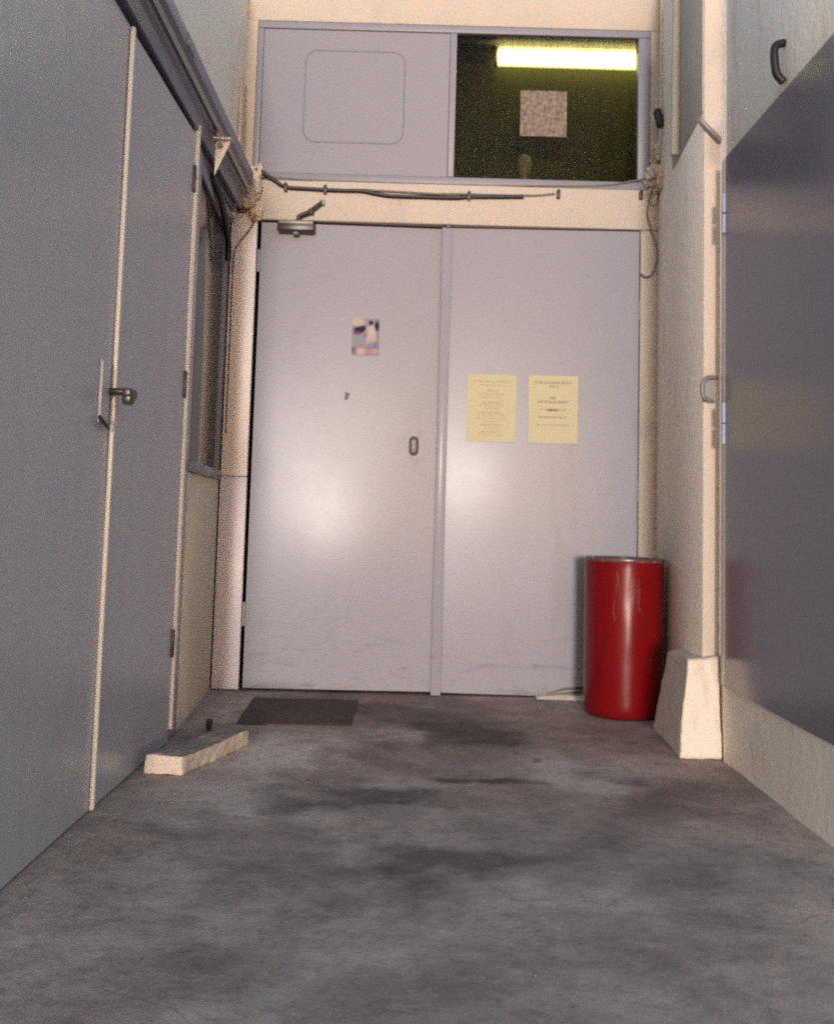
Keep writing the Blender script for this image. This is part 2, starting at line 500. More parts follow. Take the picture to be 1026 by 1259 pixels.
# ------------------------------------------------------------------ double door
Y0 = 4.440
def bulge_left(x, z):
    # the leaf hangs ajar and out of true, shaped to place the sun's glare
    return (.036 * (x + .704) + .003 * (z - 1.0) + .0008 * noise.noise(Vector((x * 2.3, z * 1.7, 3)))
            - .0080 * math.exp(-((x + .36) ** 2 + (z - .62) ** 2) / .16))
def bulge_right(x, z):  # ajar and bowed to place the glare near the seam
    return .030 * (.984 - x) - .004 * math.exp(-((x - .30) ** 2 + (z - .93) ** 2) / .09) + .0007 * noise.noise(Vector((x * 2.1, z * 1.5, 8)))
def leaf(name, x0, x1, zb, zt, fn, parent, mat, nx=36, nz=70):
    b = NB()
    fr, bk = [], []
    for j in range(nz + 1):
        rf, rb = [], []
        for i in range(nx + 1):
            x = x0 + (x1 - x0) * i / nx
            z = zb(x) + (zt - zb(x)) * j / nz
            rf.append(b.verts.new((x, Y0 + fn(x, z), z)))
            rb.append(b.verts.new((x, Y0 + .075, z)))
        fr.append(rf); bk.append(rb)
    for j in range(nz):
        for i in range(nx):
            b.faces.new((fr[j][i], fr[j][i + 1], fr[j + 1][i + 1], fr[j + 1][i]))
    for j in range(nz):
        b.faces.new((fr[j][0], fr[j + 1][0], bk[j + 1][0], bk[j][0]))
        b.faces.new((fr[j][nx], bk[j][nx], bk[j + 1][nx], fr[j + 1][nx]))
    for i in range(nx):
        b.faces.new((fr[0][i], bk[0][i], bk[0][i + 1], fr[0][i + 1]))
        b.faces.new((fr[nz][i], fr[nz][i + 1], bk[nz][i + 1], bk[nz][i]))
    o = obj(name, b, mat, parent)
    for q in o.data.polygons:
        q.use_smooth = abs(q.normal.y) > .9
    return o

dd = thing('double_door', (.135, 4.44, 0), 'pale grey metal double door filling the back wall', 'door')
LL = leaf('door_leaf', -.704, .120, lambda x: .012, 2.052, bulge_left, dd, M_DOOR)
LL['label'] = 'left leaf with lock plate, sticker and door closer'
RL = leaf('door_leaf', .128, .984, lambda x: .010 + .030 * max(0, (x - .55) / .25) ** .8 * (x > .55), 2.056, bulge_right, dd, M_DOOR)
RL['label'] = 'right leaf with two yellow notices and a bent bottom corner'
# meeting strip
b = NB(); box(b, .103, .146, 4.428, 4.516, .003, 2.048)
obj('meeting_strip', b, M_DOOR, LL, .002)
# hinges on the left leaf
for z in (1.875, .325):
    yh = Y0 + bulge_left(-.70, z)
    b = NB(); tube(b, [(-.711, yh - .008, z - .05), (-.711, yh - .008, z + .05)], .0075, 10)
    box(b, -.7095, -.690, yh - .0045, yh - .0015, z - .045, z + .045)
    obj('hinge', b, M_DOOR, LL)
for z in (1.70, .9, .35):
    b = NB(); box(b, .984, .9885, 4.432, 4.442, z - .045, z + .045)
    obj('hinge', b, M_DOOR, RL)
YL = Y0 + bulge_left(.002, 1.072)
# lock plate with thumb slot
def stadium(w, h, n=8):
    pts = []
    for k in range(n + 1):
        a = PI * k / n
        pts.append((w * math.cos(a), h - w + w * math.sin(a)))
    for k in range(n + 1):
        a = PI + PI * k / n
        pts.append((w * math.cos(a), -(h - w) + w * math.sin(a)))
    return pts
b = NB(); prism(b, [(.002 + x, 1.072 + z) for x, z in stadium(.021, .043)], YL - .005, YL + .006, 'y')
lk = obj('lock_plate', b, M_BLACK, LL, .001)
b = NB(); prism(b, [(.002 + x, 1.072 + z) for x, z in stadium(.009, .028)], YL - .010, YL - .005, 'y')
obj('lock_insert', b, M_DOOR, LL, .001)
# closer
b = NB(); box(b, -.628, -.463, 4.388, 4.450, 2.003, 2.052)
cl = obj('door_closer', b, M_BRONZE, LL, .006)
b = NB(); box(b, -.622, -.470, 4.3855, 4.390, 2.034, 2.049)
obj('closer_cover', b, M_STEEL, LL, .002)
b = NB(); tube(b, [(-.546, 4.405, 2.000), (-.546, 4.405, 1.990)], .014, 12)
obj('closer_spindle', b, M_STEEL, LL)
b = NB(); tube(b, [(-.536, 4.405, 2.050), (-.536, 4.405, 2.076)], .010, 10)
tube(b, [(-.536, 4.405, 2.074), (-.478, 4.398, 2.096)], .0095, 8)
tube(b, [(-.482, 4.396, 2.084), (-.482, 4.396, 2.104)], .012, 8)
tube(b, [(-.482, 4.398, 2.098), (-.437, 4.408, 2.139)], .009, 8)
obj('closer_arm', b, M_BRONZE, LL)
b = NB(); box(b, -.445, -.424, 4.405, 4.428, 2.128, 2.152)
obj('arm_bracket', b, M_STEEL, LL, .003)
# small latch at the head of the seam
boxobj('head_latch', M_BRONZE, RL, .118, .142, 4.415, 4.4255, 2.046, 2.058, .002)
b = NB()
rnd = random.Random(5)
for k in range(7):
    cx, cz = -.298 + rnd.uniform(-.010, .012), 1.283 + rnd.uniform(-.014, .014)
    rr_ = rnd.uniform(.005, .011)
    prism(b, [(cx + rr_ * rnd.uniform(.5, 1.2) * math.cos(a), cz + rr_ * rnd.uniform(.5, 1.2) * math.sin(a)) for a in [2 * PI * q / 7 for q in range(7)]], Y0 + bulge_left(cx, cz) - .0030 - .0002 * k, Y0 + bulge_left(cx, cz) + .004, 'y')
obj('chipped_paint', b, M_BLACK, LL)
# dark scuffed lip of bent corner
b = NB()
pts = [(.60, .022), (.68, .037), (.76, .043), (.84, .045), (.84, .058), (.76, .056), (.68, .048)]
YS = Y0 + bulge_right(.72, .045)
prism(b, pts, YS - .004, YS + .006, 'y')
obj('scuffed_edge', b, M_BRONZE, RL)
# pale threshold bar under that corner
b = NB()
hexa(b, [(.56, 4.425, 0), (.985, 4.425, 0), (.985, 4.60, 0), (.56, 4.60, 0)],
     [(.58, 4.436, .004), (.985, 4.436, .026), (.985, 4.60, .026), (.58, 4.60, .004)])
obj('threshold', b, M_WHITE, None, label='chipped white threshold strip showing under the bent door corner', cat='threshold')

# tall grey side panel left of the door, split at waist height
jp = thing('side_panel', (-.785, 4.45, 0), 'tall narrow pale grey panel between left door leaf and side window', 'panel')
boxobj('upper_panel', M_PANEL, jp, -.836, -.721, 4.424, 4.458, .917, 2.085, .003)
boxobj('lower_panel', M_PANEL2, jp, -.838, -.721, 4.430, 4.458, .004, .915, .003)
for k, x in enumerate((-.842, -.8505, -.860)):
    boxobj('channel', M_DOOR, jp, x - .0055, x, 4.418 - .004 * k, 4.456, .917, 2.10, .001)
boxobj('head_cap', M_PANEL, jp, -.862, -.742, 4.40, 4.456, 2.116, 2.128, .002)
boxobj('head_block', M_RAIL, jp, -.80, -.775, 4.42, 4.456, 2.088, 2.114, .002)

# ------------------------------------------------------------------ transom window
tw = thing('transom_window', (.13, 4.45, 2.245), 'wide grey transom with blank left panel and dark right pane', 'window')
boxobj('frame_rail', M_TRANS, tw, -.756, 1.026, 4.434, 4.50, 2.245, 2.280, .003)
boxobj('frame_rail', M_TRANS, tw, -.756, 1.026, 4.434, 4.50, 2.95, 2.983, .003)
boxobj('frame_stile', M_TRANS, tw, .971, 1.026, 4.4345, 4.50, 2.281, 2.949, .003)
boxobj('frame_stile', M_TRANS, tw, .118, .148, 4.4345, 4.50, 2.281, 2.949, .003)
boxobj('frame_stile', M_TRANS, tw, -.756, -.728, 4.4345, 4.50, 2.281, 2.949, .003)
bp = boxobj('blank_panel', M_TRANS, tw, -.7265, .1165, 4.441, 4.49, 2.282, 2.948)
# pressed rounded outline on the blank panel
def rrect(x0, x1, z0, z1, rad, n=6):
    out = []
    for cx, cz, a0 in ((x1 - rad, z1 - rad, 0), (x0 + rad, z1 - rad, PI / 2), (x0 + rad, z0 + rad, PI), (x1 - rad, z0 + rad, 1.5 * PI)):
        for k in range(n + 1):
            a = a0 + PI / 2 * k / n
            out.append((cx + rad * math.cos(a), cz + rad * math.sin(a)))
    return out
b = NB()
pts = rrect(-.535, -.085, 2.428, 2.855, .055)
pts.append(pts[0])
tube(b, [(x, 4.4415, z) for x, z in pts], .0042, 8, False)
obj('raised_outline', b, M_TRANS, bp, smooth=True)
# glass: sheet ribbed vertically
b = NB()
n = 92
x0, x1, z0, z1 = .149, .970, 2.282, 2.948
f0, f1, k0, k1 = [], [], [], []
for i in range(n * 4 + 1):
    x = x0 + (x1 - x0) * i / (n * 4)
    y = 4.460 - .0009 * abs(math.sin(PI * i / 4))
    f0.append(b.verts.new((x, y, z0))); f1.append(b.verts.new((x, y, z1)))
    k0.append(b.verts.new((x, 4.465, z0))); k1.append(b.verts.new((x, 4.465, z1)))
for i in range(n * 4):
    b.faces.new((f0[i], f0[i + 1], f1[i + 1], f1[i])); b.faces.new((k0[i + 1], k0[i], k1[i], k1[i + 1]))
    b.faces.new((f0[i + 1], f0[i], k0[i], k0[i + 1])); b.faces.new((f1[i], f1[i + 1], k1[i + 1], k1[i]))
b.faces.new((f0[0], f1[0], k1[0], k0[0])); b.faces.new((f1[-1], f0[-1], k0[-1], k1[-1]))
obj('glass_pane', b, M_GLASS, tw)
# lamp in the room
fl = thing('fluorescent_lamp', (.80, 4.66, 2.87), 'lit fluorescent strip lamp glowing behind the dark transom pane', 'lamp')
b = NB(); tube(b, [(.352, 4.66, 2.945), (1.35, 4.66, 2.945)], .034, 16)
obj('tube', b, M_LAMP, fl, smooth=True)
boxobj('housing', M_WHITE, fl, .34, 1.36, 4.62, 4.70, 2.985, 3.02, .004)
for x in (.335, 1.352):
    boxobj('lamp_holder', M_WHITE, fl, x, x + .015, 4.64, 4.68, 2.905, 2.985, .002)
b = NB(); box(b, .442, .652, 4.4545, 4.4565, 2.486, 2.699)
bmesh.ops.subdivide_edges(b, edges=b.edges, cuts=5, use_grid_fill=True)
rough_up(b, .0012, 14, 3)
obj('paper_square', b, M_NET, None, label='square mottled pale paper stuck on the dark transom pane', cat='paper')
# bulb shape added behind the pane in place of a reflection
b = NB()
prof = [(.012, 2.215), (.016, 2.29), (.020, 2.325), (.033, 2.365), (.036, 2.39), (.028, 2.415), (.012, 2.43), (.001, 2.433)]
rings = []
for rr_, z in prof:
    rings.append([b.verts.new((.472 + rr_ * math.cos(2 * PI * k / 16), 4.515 + rr_ * math.sin(2 * PI * k / 16), z - .01)) for k in range(16)])
for i in range(len(rings) - 1):
    for k in range(16):
        b.faces.new((rings[i][k], rings[i][(k + 1) % 16], rings[i + 1][(k + 1) % 16], rings[i + 1][k]))
b.faces.new(rings[0][::-1]); b.faces.new(rings[-1])
obj('bulb', b, M_GHOST, None, smooth=True, label='pale bulb shape standing in for a reflection on the transom pane', cat='bulb')

# ------------------------------------------------------------------ papers and sticker on the door
def paper(x0, x1, z0, z1, tilt, label, lines, ink):
    b = NB()
    nx, nz = 6, 8
    g_ = [[None] * (nx + 1) for _ in range(nz + 1)]
    cx, cz = (x0 + x1) / 2, (z0 + z1) / 2
    def P(u, v, off):
        x, z = x0 + (x1 - x0) * u, z0 + (z1 - z0) * v
        y = Y0 - .0035 + bulge_right(x, z) - off - .004 * (1 - v) ** 3 * abs(u - .5)
        return (cx + (x - cx) * math.cos(tilt) - (z - cz) * math.sin(tilt), y, cz + (x - cx) * math.sin(tilt) + (z - cz) * math.cos(tilt))
    for j in range(nz + 1):
        for i in range(nx + 1):
            g_[j][i] = (b.verts.new(P(i / nx, j / nz, 0)), b.verts.new(P(i / nx, j / nz, -.0006)))
    for j in range(nz):
        for i in range(nx):
            for s in (0, 1):
                q = [g_[j][i][s], g_[j][i + 1][s], g_[j + 1][i + 1][s], g_[j + 1][i][s]]
                b.faces.new(q if s == 0 else q[::-1])
    o = obj('notice', b, M_PAPER, None, label=label, cat='notice', group='yellow notices taped to the right door leaf')
    # lines of small, unreadable print
    b = NB()
    def stroke(u0, u1, v0, v1):
        q = [b.verts.new(P(u, v, .0007)) for u, v in ((u0, v0), (u1, v0), (u1, v1), (u0, v1))]
        b.faces.new(q)
    rnd = random.Random(len(lines) * 13)
    for v, w, hgt in lines:
        u = .5 - w / 2
        while u < .5 + w / 2:
            wl = rnd.uniform(.05, .14)
            e = min(u + wl, .5 + w / 2)
            c = u
            while c < e:
                cw = hgt * .55
                stroke(c, c + cw * .28, v - hgt / 2, v + hgt / 2)
                k = rnd.random()
                if k < .6: stroke(c, c + cw * .8, v + hgt * .28, v + hgt * .5)
                if k > .3: stroke(c, c + cw * .8, v - hgt * .5, v - hgt * .30)
                if k > .5: stroke(c + cw * .55, c + cw * .8, v - hgt / 2, v + hgt * .5)
                c += cw * 1.15
            u = e + .025
    t = obj('print', b, ink, o, kind='stuff')
    return o
paper(.232, .448, 1.099, 1.397, -.004,
      'yellow notice closer to the door seam with many faint centred lines of print',
      [(.90, .80, .024), (.84, .50, .018), (.76, .22, .03), (.71, .55, .018), (.66, .40, .016), (.585, .36, .032), (.54, .50, .02),
       (.50, .30, .016), (.44, .42, .024), (.40, .55, .018), (.35, .60, .018), (.30, .35, .015), (.25, .46, .028), (.20, .28, .016), (.145, .40, .024), (.10, .5, .014)], M_INK)
paper(.502, .719, 1.099, 1.399, .002,
      'yellow notice farther from the door seam with a bold heading and few lines',
      [(.895, .74, .034), (.84, .16, .030), (.67, .12, .036), (.61, .62, .036), (.49, .20, .036), (.49, .22, .03), (.495, .52, .018), (.385, .60, .026), (.27, .66, .012)], M_INK2)

# small colour picture on the left leaf
def vcol_mat():
    m, n, l, bs = new_mat('printed_picture')
    a = n.new('ShaderNodeVertexColor'); a.layer_name = 'print'
    l.new(a.outputs[0], bs.inputs['Base Color'])
    bs.inputs['Roughness'].default_value = .6
    bs.inputs['Specular IOR Level'].default_value = .1
    return m
b = NB()
nx, nz = 34, 48
lay = b.loops.layers.float_color.new('print')
blobs = [  # u, v, ru, rv, colour
    (.18, .90, .28, .12, (.70, .60, .50)), (.25, .68, .20, .10, (.012, .008, .075)), (.40, .73, .10, .08, (.012, .012, .07)),
    (.18, .60, .14, .05, (.28, .08, .16)), (.68, .88, .09, .07, (.014, .012, .09)), (.90, .80, .09, .14, (.014, .012, .09)),
    (.70, .62, .16, .20, (.74, .62, .55)), (.60, .42, .07, .18, (.66, .55, .52)), (.82, .42, .07, .18, (.66, .56, .54)),
    (.20, .40, .20, .14, (.34, .42, .46)), (.86, .28, .10, .12, (.26, .26, .44)), (.64, .24, .08, .10, (.30, .30, .46)), (.08, .14, .10, .10, (.25, .20, .33)),
    (.35, .10, .18, .09, (.72, .58, .52)), (.62, .10, .12, .08, (.62, .30, .34)), (.85, .12, .12, .07, (.66, .44, .42)), (.48, .55, .06, .06, (.45, .18, .26))]
def pic(u, v):
    c = Vector((.40, .37, .43)); 
    for bu, bv, ru, rv, q in blobs:
        d = ((u - bu) / ru) ** 2 + ((v - bv) / rv) ** 2
        w = 1 / (1 + math.exp(min(40, (d - .9) * 5)))
        c = c.lerp(Vector(q), w)
    c *= .50
    return (*c, 1)
gr = [[b.verts.new((-.286 + .122 * i / nx, Y0 - .0025 + bulge_left(-.286 + .122 * i / nx, 1.467 + .166 * j / nz), 1.467 + .166 * j / nz)) for i in range(nx + 1)] for j in range(nz + 1)]
uvd = {}
for j in range(nz):
    for i in range(nx):
        f = b.faces.new((gr[j][i], gr[j][i + 1], gr[j + 1][i + 1], gr[j + 1][i]))
        for lp, (a, c) in zip(f.loops, ((i, j), (i + 1, j), (i + 1, j + 1), (i, j + 1))):
            lp[lay] = pic(a / nx, c / nz)
obj('sticker', b, vcol_mat(), None, label='small worn colour picture stuck on the left door leaf', cat='sticker')

# ------------------------------------------------------------------ cables and lumps on the lintel
cr = thing('cable_run', (-.1, 4.42, 2.18), 'black cable clipped along the cream lintel above the doors', 'cable')
b = NB()
tube(b, curve_pts([(-.735, 4.39, 2.275), (-.70, 4.40, 2.262), (-.655, 4.412, 2.238), (-.600, 4.416, 2.208), (-.51, 4.417, 2.203), (-.424, 4.417, 2.200), (-.34, 4.417, 2.199), (-.261, 4.417, 2.199),
                   (-.19, 4.416, 2.187), (-.12, 4.416, 2.180), (.02, 4.417, 2.180), (.156, 4.417, 2.180), (.217, 4.417, 2.186), (.34, 4.417, 2.190), (.46, 4.418, 2.194)], 6),
     .0085, 8)
obj('cable', b, M_BLACK, cr, smooth=True)
b = NB()
tube(b, curve_pts([(-.262, 4.419, 2.206), (-.17, 4.420, 2.203), (-.06, 4.420, 2.200), (.06, 4.419, 2.196), (.2, 4.420, 2.199), (.36, 4.421, 2.199), (.52, 4.423, 2.203), (.60, 4.424, 2.213)], 6), .0045, 6)
obj('thin_cable', b, M_WIRE, cr, smooth=True)
for x, z in ((-.600, 2.204), (-.424, 2.199), (.217, 2.189), (.615, 2.208), (.983, 2.214)):
    b = NB(); box(b, x - .007, x + .007, 4.405, 4.4275, z - .017, z + .019)
    tube(b, [(x, 4.404, z + .016), (x, 4.427, z + .016)], .006, 8)
    obj('clip', b, M_BLACK, cr, .001)
b = NB()
tube(b, curve_pts([(-.755, 4.431, 2.262), (-.5, 4.4325, 2.2475), (-.1, 4.4325, 2.2455), (.25, 4.4325, 2.245), (.5, 4.4325, 2.249), (.8, 4.431, 2.258), (.93, 4.424, 2.278), (1.0, 4.42, 2.292)], 6), .0035, 6)
obj('window_wire', b, M_WIRE, None, smooth=True, label='thin grey wire running along the bottom of the transom frame', cat='wire')
b = NB()
tube(b, curve_pts([(1.035, 4.40, 2.262), (1.018, 4.405, 2.19), (1.012, 4.41, 2.125), (1.038, 4.405, 2.03), (1.052, 4.39, 1.965), (1.048, 4.395, 1.90), (1.030, 4.41, 1.855), (1.005, 4.42, 1.848), (.986, 4.428, 1.862)], 7), .0038, 6)
obj('loose_wire', b, M_WIRE, None, smooth=True, label='thin loose wire hanging in a curve beside the right door jamb', cat='wire')
b = NB()
tube(b, curve_pts([(-.728, 4.40, 2.075), (-.745, 4.41, 2.02), (-.80, 4.41, 1.94), (-.818, 4.415, 1.86), (-.819, 4.418, 1.5), (-.82, 4.419, 1.1)], 7), .0028, 6)
obj('panel_wire', b, M_WIRE, None, smooth=True, label='thin wire running down the pale panel left of the door', cat='wire')

def lump(name, parts, label, cat, seed):
    b = NB()
    for (x, y, z, rx, ry, rz) in parts:
        m_ = Matrix.Translation((x, y, z)) @ Matrix.Diagonal((rx, ry, rz, 1))
        bmesh.ops.create_icosphere(b, subdivisions=4, radius=1, matrix=m_)
    rough_up(b, .028, 17, seed)
    rough_up(b, .012, 52, seed + 9)
    rough_up(b, .005, 140, seed + 4)
    return obj(name, b, M_LUMP, None, smooth=True, label=label, cat=cat)
lump('filler_lump', [(-.748, 4.42, 2.255, .040, .035, .055), (-.765, 4.40, 2.175, .048, .05, .075), (-.735, 4.425, 2.10, .028, .02, .05)],
     'rough lump of filler at the left end of the lintel', 'filler', 1.7)
lump('filler_lump', [(1.045, 4.41, 2.30, .034, .035, .075), (1.06, 4.40, 2.40, .028, .03, .06), (1.03, 4.425, 2.225, .026, .02, .04), (1.052, 4.34, 2.27, .022, .05, .06)],
     'rough lump of filler at the right end of the lintel', 'filler', 5.1)
b = NB()
for s in range(4):
    z = 2.38 + .16 * s
    tube(b, curve_pts([(1.055 - .004 * s, 4.36 - .02 * s, z), (1.049, 4.33, z + .08), (1.058, 4.35, z + .18)], 5), .006 - .0008 * s, 6)
obj('plaster_ridge', b, M_LUMP, None, smooth=True, label='ragged plaster ridge up the corner right of the transom', cat='plaster')
b = NB()
hexa(b, [(1.030, 4.30, 2.495), (1.060, 4.30, 2.488), (1.064, 4.345, 2.488), (1.034, 4.345, 2.495)],
     [(1.012, 4.30, 2.565), (1.040, 4.30, 2.572), (1.044, 4.345, 2.572), (1.016, 4.345, 2.565)])
obj('black_tag', b, M_BLACK, None, .003, label='black rectangular tag high in the corner right of the transom', cat='tag')
b = NB(); tube(b, curve_pts([(1.003, 3.90, 2.21), (1.004, 3.895, 2.40), (1.008, 3.90, 2.8), (1.008, 3.90, 2.86)], 6), [.020] * 19, 12)
obj('conduit', b, M_CREAM, None, smooth=True, label='cream painted conduit running up the pier above the bin', cat='conduit')
b = NB()
hexa(b, [(.955, 3.444, 2.165), (.970, 3.43, 2.160), (1.045, 3.43, 2.085), (1.03, 3.444, 2.085)],
     [(.955, 3.444, 2.182), (.970, 3.43, 2.178), (1.045, 3.43, 2.103), (1.03, 3.444, 2.103)])
obj('bar_stub', b, M_STEEL, None, .003, label='short slanting steel bar across the top of the pale pier edge', cat='bar')
b = NB(); tube(b, curve_pts([(1.040, 2.828, 2.155), (1.016, 2.824, 2.145), (1.008, 2.82, 2.12), (1.012, 2.815, 2.06), (1.030, 2.81, 2.03)], 6), .012, 10)
obj('hook', b, M_BLACK, None, smooth=True, label='black curved hook on the cream wall above the slate door', cat='hook')

# ------------------------------------------------------------------ left double door, rail, window
ld = thing('side_door', (-.80, 2.6, 0), 'tall grey metal double door along the left wall under the rail', 'door')
def side_leaf(y0, y1, xa, xb, label, seed):
    b = NB()
    ny, nz = 28, 60
    fr = []
    for j in range(nz + 1):
        row = []
        for i in range(ny + 1):
            u = i / ny
            y = y0 + (y1 - y0) * u
            z = .006 + 2.044 * j / nz
            x = xa + (xb - xa) * u + .0035 * noise.noise(Vector((y * 1.8, z * 1.5, seed)))
            row.append((b.verts.new((x, y, z)), b.verts.new((xa + (xb - xa) * u - .05, y, z))))
        fr.append(row)
    for j in range(nz):
        for i in range(ny):
            b.faces.new((fr[j][i][0], fr[j][i + 1][0], fr[j + 1][i + 1][0], fr[j + 1][i][0]))
        b.faces.new((fr[j][0][0], fr[j + 1][0][0], fr[j + 1][0][1], fr[j][0][1]))
        b.faces.new((fr[j][ny][0], fr[j][ny][1], fr[j + 1][ny][1], fr[j + 1][ny][0]))
    for i in range(ny):
        b.faces.new((fr[0][i][0], fr[0][i][1], fr[0][i + 1][1], fr[0][i + 1][0]))
        b.faces.new((fr[nz][i][0], fr[nz][i + 1][0], fr[nz][i + 1][1], fr[nz][i][1]))
    o = obj('door_leaf', b, M_DOOR2, ld, smooth=False, label=label)
    for q in o.data.polygons:
        q.use_smooth = abs(q.normal.x) > .9
    return o
near = side_leaf(1.82, 2.630, -.795, -.790, 'leaf nearer the camera with lever handle', 2)
far = side_leaf(2.645, 3.405, -.790, -.778, 'leaf nearer the window', 6)
b = NB(); box(b, -.789, -.777, 2.622, 2.640, .006, 2.05)
obj('edge_strip', b, M_TRIM, near, .003)
b = NB()
zs = [.045, .34, .343, 1.22, 1.223, 1.90, 1.903, 2.09]
for k in range(0, 8, 2):
    tube(b, [(-.781, 3.424, zs[k]), (-.781, 3.424, zs[k + 1])], .0145 - .0015 * (k == 0), 12)
obj('hinge_post', b, M_TRIM, far, smooth=False)
for z in (.33, 1.19, 1.90):
    b = NB(); box(b, -.777, -.771, 3.385, 3.408, z - .05, z + .04)
    obj('hinge', b, M_BRONZE, far, .001)
boxobj('frame_stile', M_DOOR2, ld, -.86, -.796, 3.441, 3.605, 0, 2.06, .003)
boxobj('frame_stile', M_DOOR2, ld, -.86, -.798, 1.785, 1.815, 0, 2.06, .003)
# lever handle with its tall plate
b = NB(); box(b, -.790, -.7845, 2.52, 2.60, .975, 1.135)
pl = obj('handle_plate', b, M_DOOR2, near, .002)
b = NB(); box(b, -.7843, -.7815, 2.519, 2.526, .985, 1.128)
obj('plate_edge', b, M_TRIM, near, .001)
b = NB(); tube(b, [(-.786, 2.600, 1.062), (-.742, 2.600, 1.062)], .010, 10)
box(b, -.750, -.728, 2.585, 2.655, 1.050, 1.071)
hexa(b, [(-.752, 2.595, 1.030), (-.730, 2.595, 1.030), (-.730, 2.625, 1.030), (-.752, 2.625, 1.030)],
     [(-.752, 2.592, 1.052), (-.728, 2.592, 1.052), (-.728, 2.652, 1.052), (-.752, 2.652, 1.052)])
obj('handle', b, M_BRONZE, near, .003)
b = NB(); tube(b, curve_pts([(-.781, 2.512, .988), (-.775, 2.545, .972), (-.779, 2.585, .965)], 5), .005, 6)
obj('plate_lip', b, M_BRONZE, near, smooth=True)

# overhead rail
rl = thing('door_rail', (-.77, 2.4, 2.04), 'dark blue-grey steel rail running overhead above the left door', 'rail')
b = NB()
prism(b, [(-.815, 2.052), (-.800, 2.052), (-.800, 2.088), (-.785, 2.088), (-.785, 2.070), (-.772, 2.070), (-.772, 2.128), (-.757, 2.135),
          (-.757, 2.150), (-.735, 2.172), (-.726, 2.176), (-.726, 2.226), (-.815, 2.233)], 1.73, 4.30, 'y')
obj('rail', b, M_RAIL, rl, .002)
b = NB(); prism(b, [(-.7465, 2.148), (-.7365, 2.158), (-.738, 2.162), (-.748, 2.152)], 1.73, 4.30, 'y')
obj('rail_bead', b, M_DOOR2, rl)
for y in (2.1, 3.0):
    boxobj('joint_plate', M_RAIL, rl, -.7257, -.7225, y, y + .09, 2.18, 2.222, .001)
# pale bracket under the rail and its bolt
b = NB()
prism(b, [(-.757, 1.985), (-.757, 2.114), (-.702, 2.114)], 3.628, 3.634, 'y')
obj('bracket', b, M_TRIM, rl, .0005)
boxobj('bracket_flange', M_TRIM, rl, -.762, -.697, 3.60, 3.64, 2.1145, 2.120, .001)
boxobj('bracket_hanger', M_RAIL, rl, -.755, -.74, 3.61, 3.632, 2.1205, 2.17, .001)
b = NB(); tube(b, [(-.738, 3.626, 2.096), (-.738, 3.615, 2.096)], .010, 10)
obj('bolt', b, M_STEEL, rl)
b = NB(); tube(b, [(-.757, 3.70, 2.065), (-.740, 3.69, 2.062)], .011, 10)
obj('bolt', b, M_STEEL, rl)

# side window and lower panel: slightly skewed wall bay
def bay(y):
    return -.792 + (-.842 + .792) * (y - 3.607) / (4.455 - 3.607)
def bayslab(name, mat, parent, y0, y1, z0, z1, t0, t1, bevel=.002):
    b = NB()
    q = [(bay(y0) + t1, y0), (bay(y1) + t1, y1), (bay(y1) + t0, y1), (bay(y0) + t0, y0)]
    prism(b, q, z0, z1)
    return obj(name, b, mat, parent, bevel)
sw = thing('side_window', (-.82, 4.0, .90), 'dark narrow window on the left wall above a cream panel', 'window')
bayslab('glass_pane', M_DGLASS, sw, 3.608, 4.452, .945, 2.05, -.028, -.020)
bayslab('sill', M_DOOR, sw, 3.608, 4.40, .900, .938, -.05, .012, .004)
bayslab('frame_stile', M_DOOR, sw, 4.376, 4.412, .939, 2.05, -.03, -.002)
bayslab('frame_rail', M_RAIL, sw, 3.608, 4.375, 1.985, 2.05, -.0195, -.004)
lp = bayslab('lower_panel', M_LOWER, None, 3.608, 4.424, .0, .8995, -.06, -.002)
lp['label'] = 'cream panel below the dark side window on the left'; lp['category'] = 'panel'
# drooping black strap at the window's top corner
b = NB(); tube(b, curve_pts([(-.80, 3.80, 2.045), (-.800, 3.95, 2.02), (-.806, 4.12, 1.965), (-.812, 4.24, 1.90), (-.815, 4.27, 1.83)], 6), .014, 8)
obj('cable_loop', b, M_BLACK, None, smooth=True, label='thick black cable drooping over the top of the dark side window', cat='cable')

# ------------------------------------------------------------------ right slate door
sd = thing('slate_door', (1.03, 2.85, .25), 'blue-grey metal door set above the cream plinth on the right wall', 'door')
b = NB()
ny, nz = 24, 50
fr = []
for j in range(nz + 1):
    row = []
    for i in range(ny + 1):
        y = 2.40 + (3.318 - 2.40) * i / ny
        z = .248 + 1.746 * j / nz
        row.append((b.verts.new((1.022 + .0035 * noise.noise(Vector((y * 1.6, z * 1.4, 11))), y, z)), b.verts.new((1.06, y, z))))
    fr.append(row)
for j in range(nz):
    for i in range(ny):
        b.faces.new((fr[j][i][0], fr[j][i + 1][0], fr[j + 1][i + 1][0], fr[j + 1][i][0]))
    for i in (0, ny):
        b.faces.new((fr[j][i][0], fr[j + 1][i][0], fr[j + 1][i][1], fr[j][i][1]))
for j in (0, nz):
    for i in range(ny):
        b.faces.new((fr[j][i][0], fr[j][i + 1][0], fr[j][i + 1][1], fr[j][i][1]))
so = obj('door_leaf', b, M_DARKDOOR, sd)
for q in so.data.polygons:
    q.use_smooth = abs(q.normal.x) > .9
boxobj('frame_stile', M_TRIM, sd, 1.024, 1.06, 3.323, 3.370, .248, 1.994, .002)
boxobj('frame_stile', M_TRIM, sd, 1.024, 1.06, 2.365, 2.395, .248, 1.994, .002)
for z in (1.835, 1.765, 1.13, 1.06):
    b = NB(); tube(b, [(1.018, 3.322, z - .032), (1.018, 3.322, z + .032)], .008, 8)
    box(b, 1.0195, 1.0225, 3.325, 3.352, z - .03, z + .03)
    obj('hinge', b, M_BLUE, sd)
b = NB()
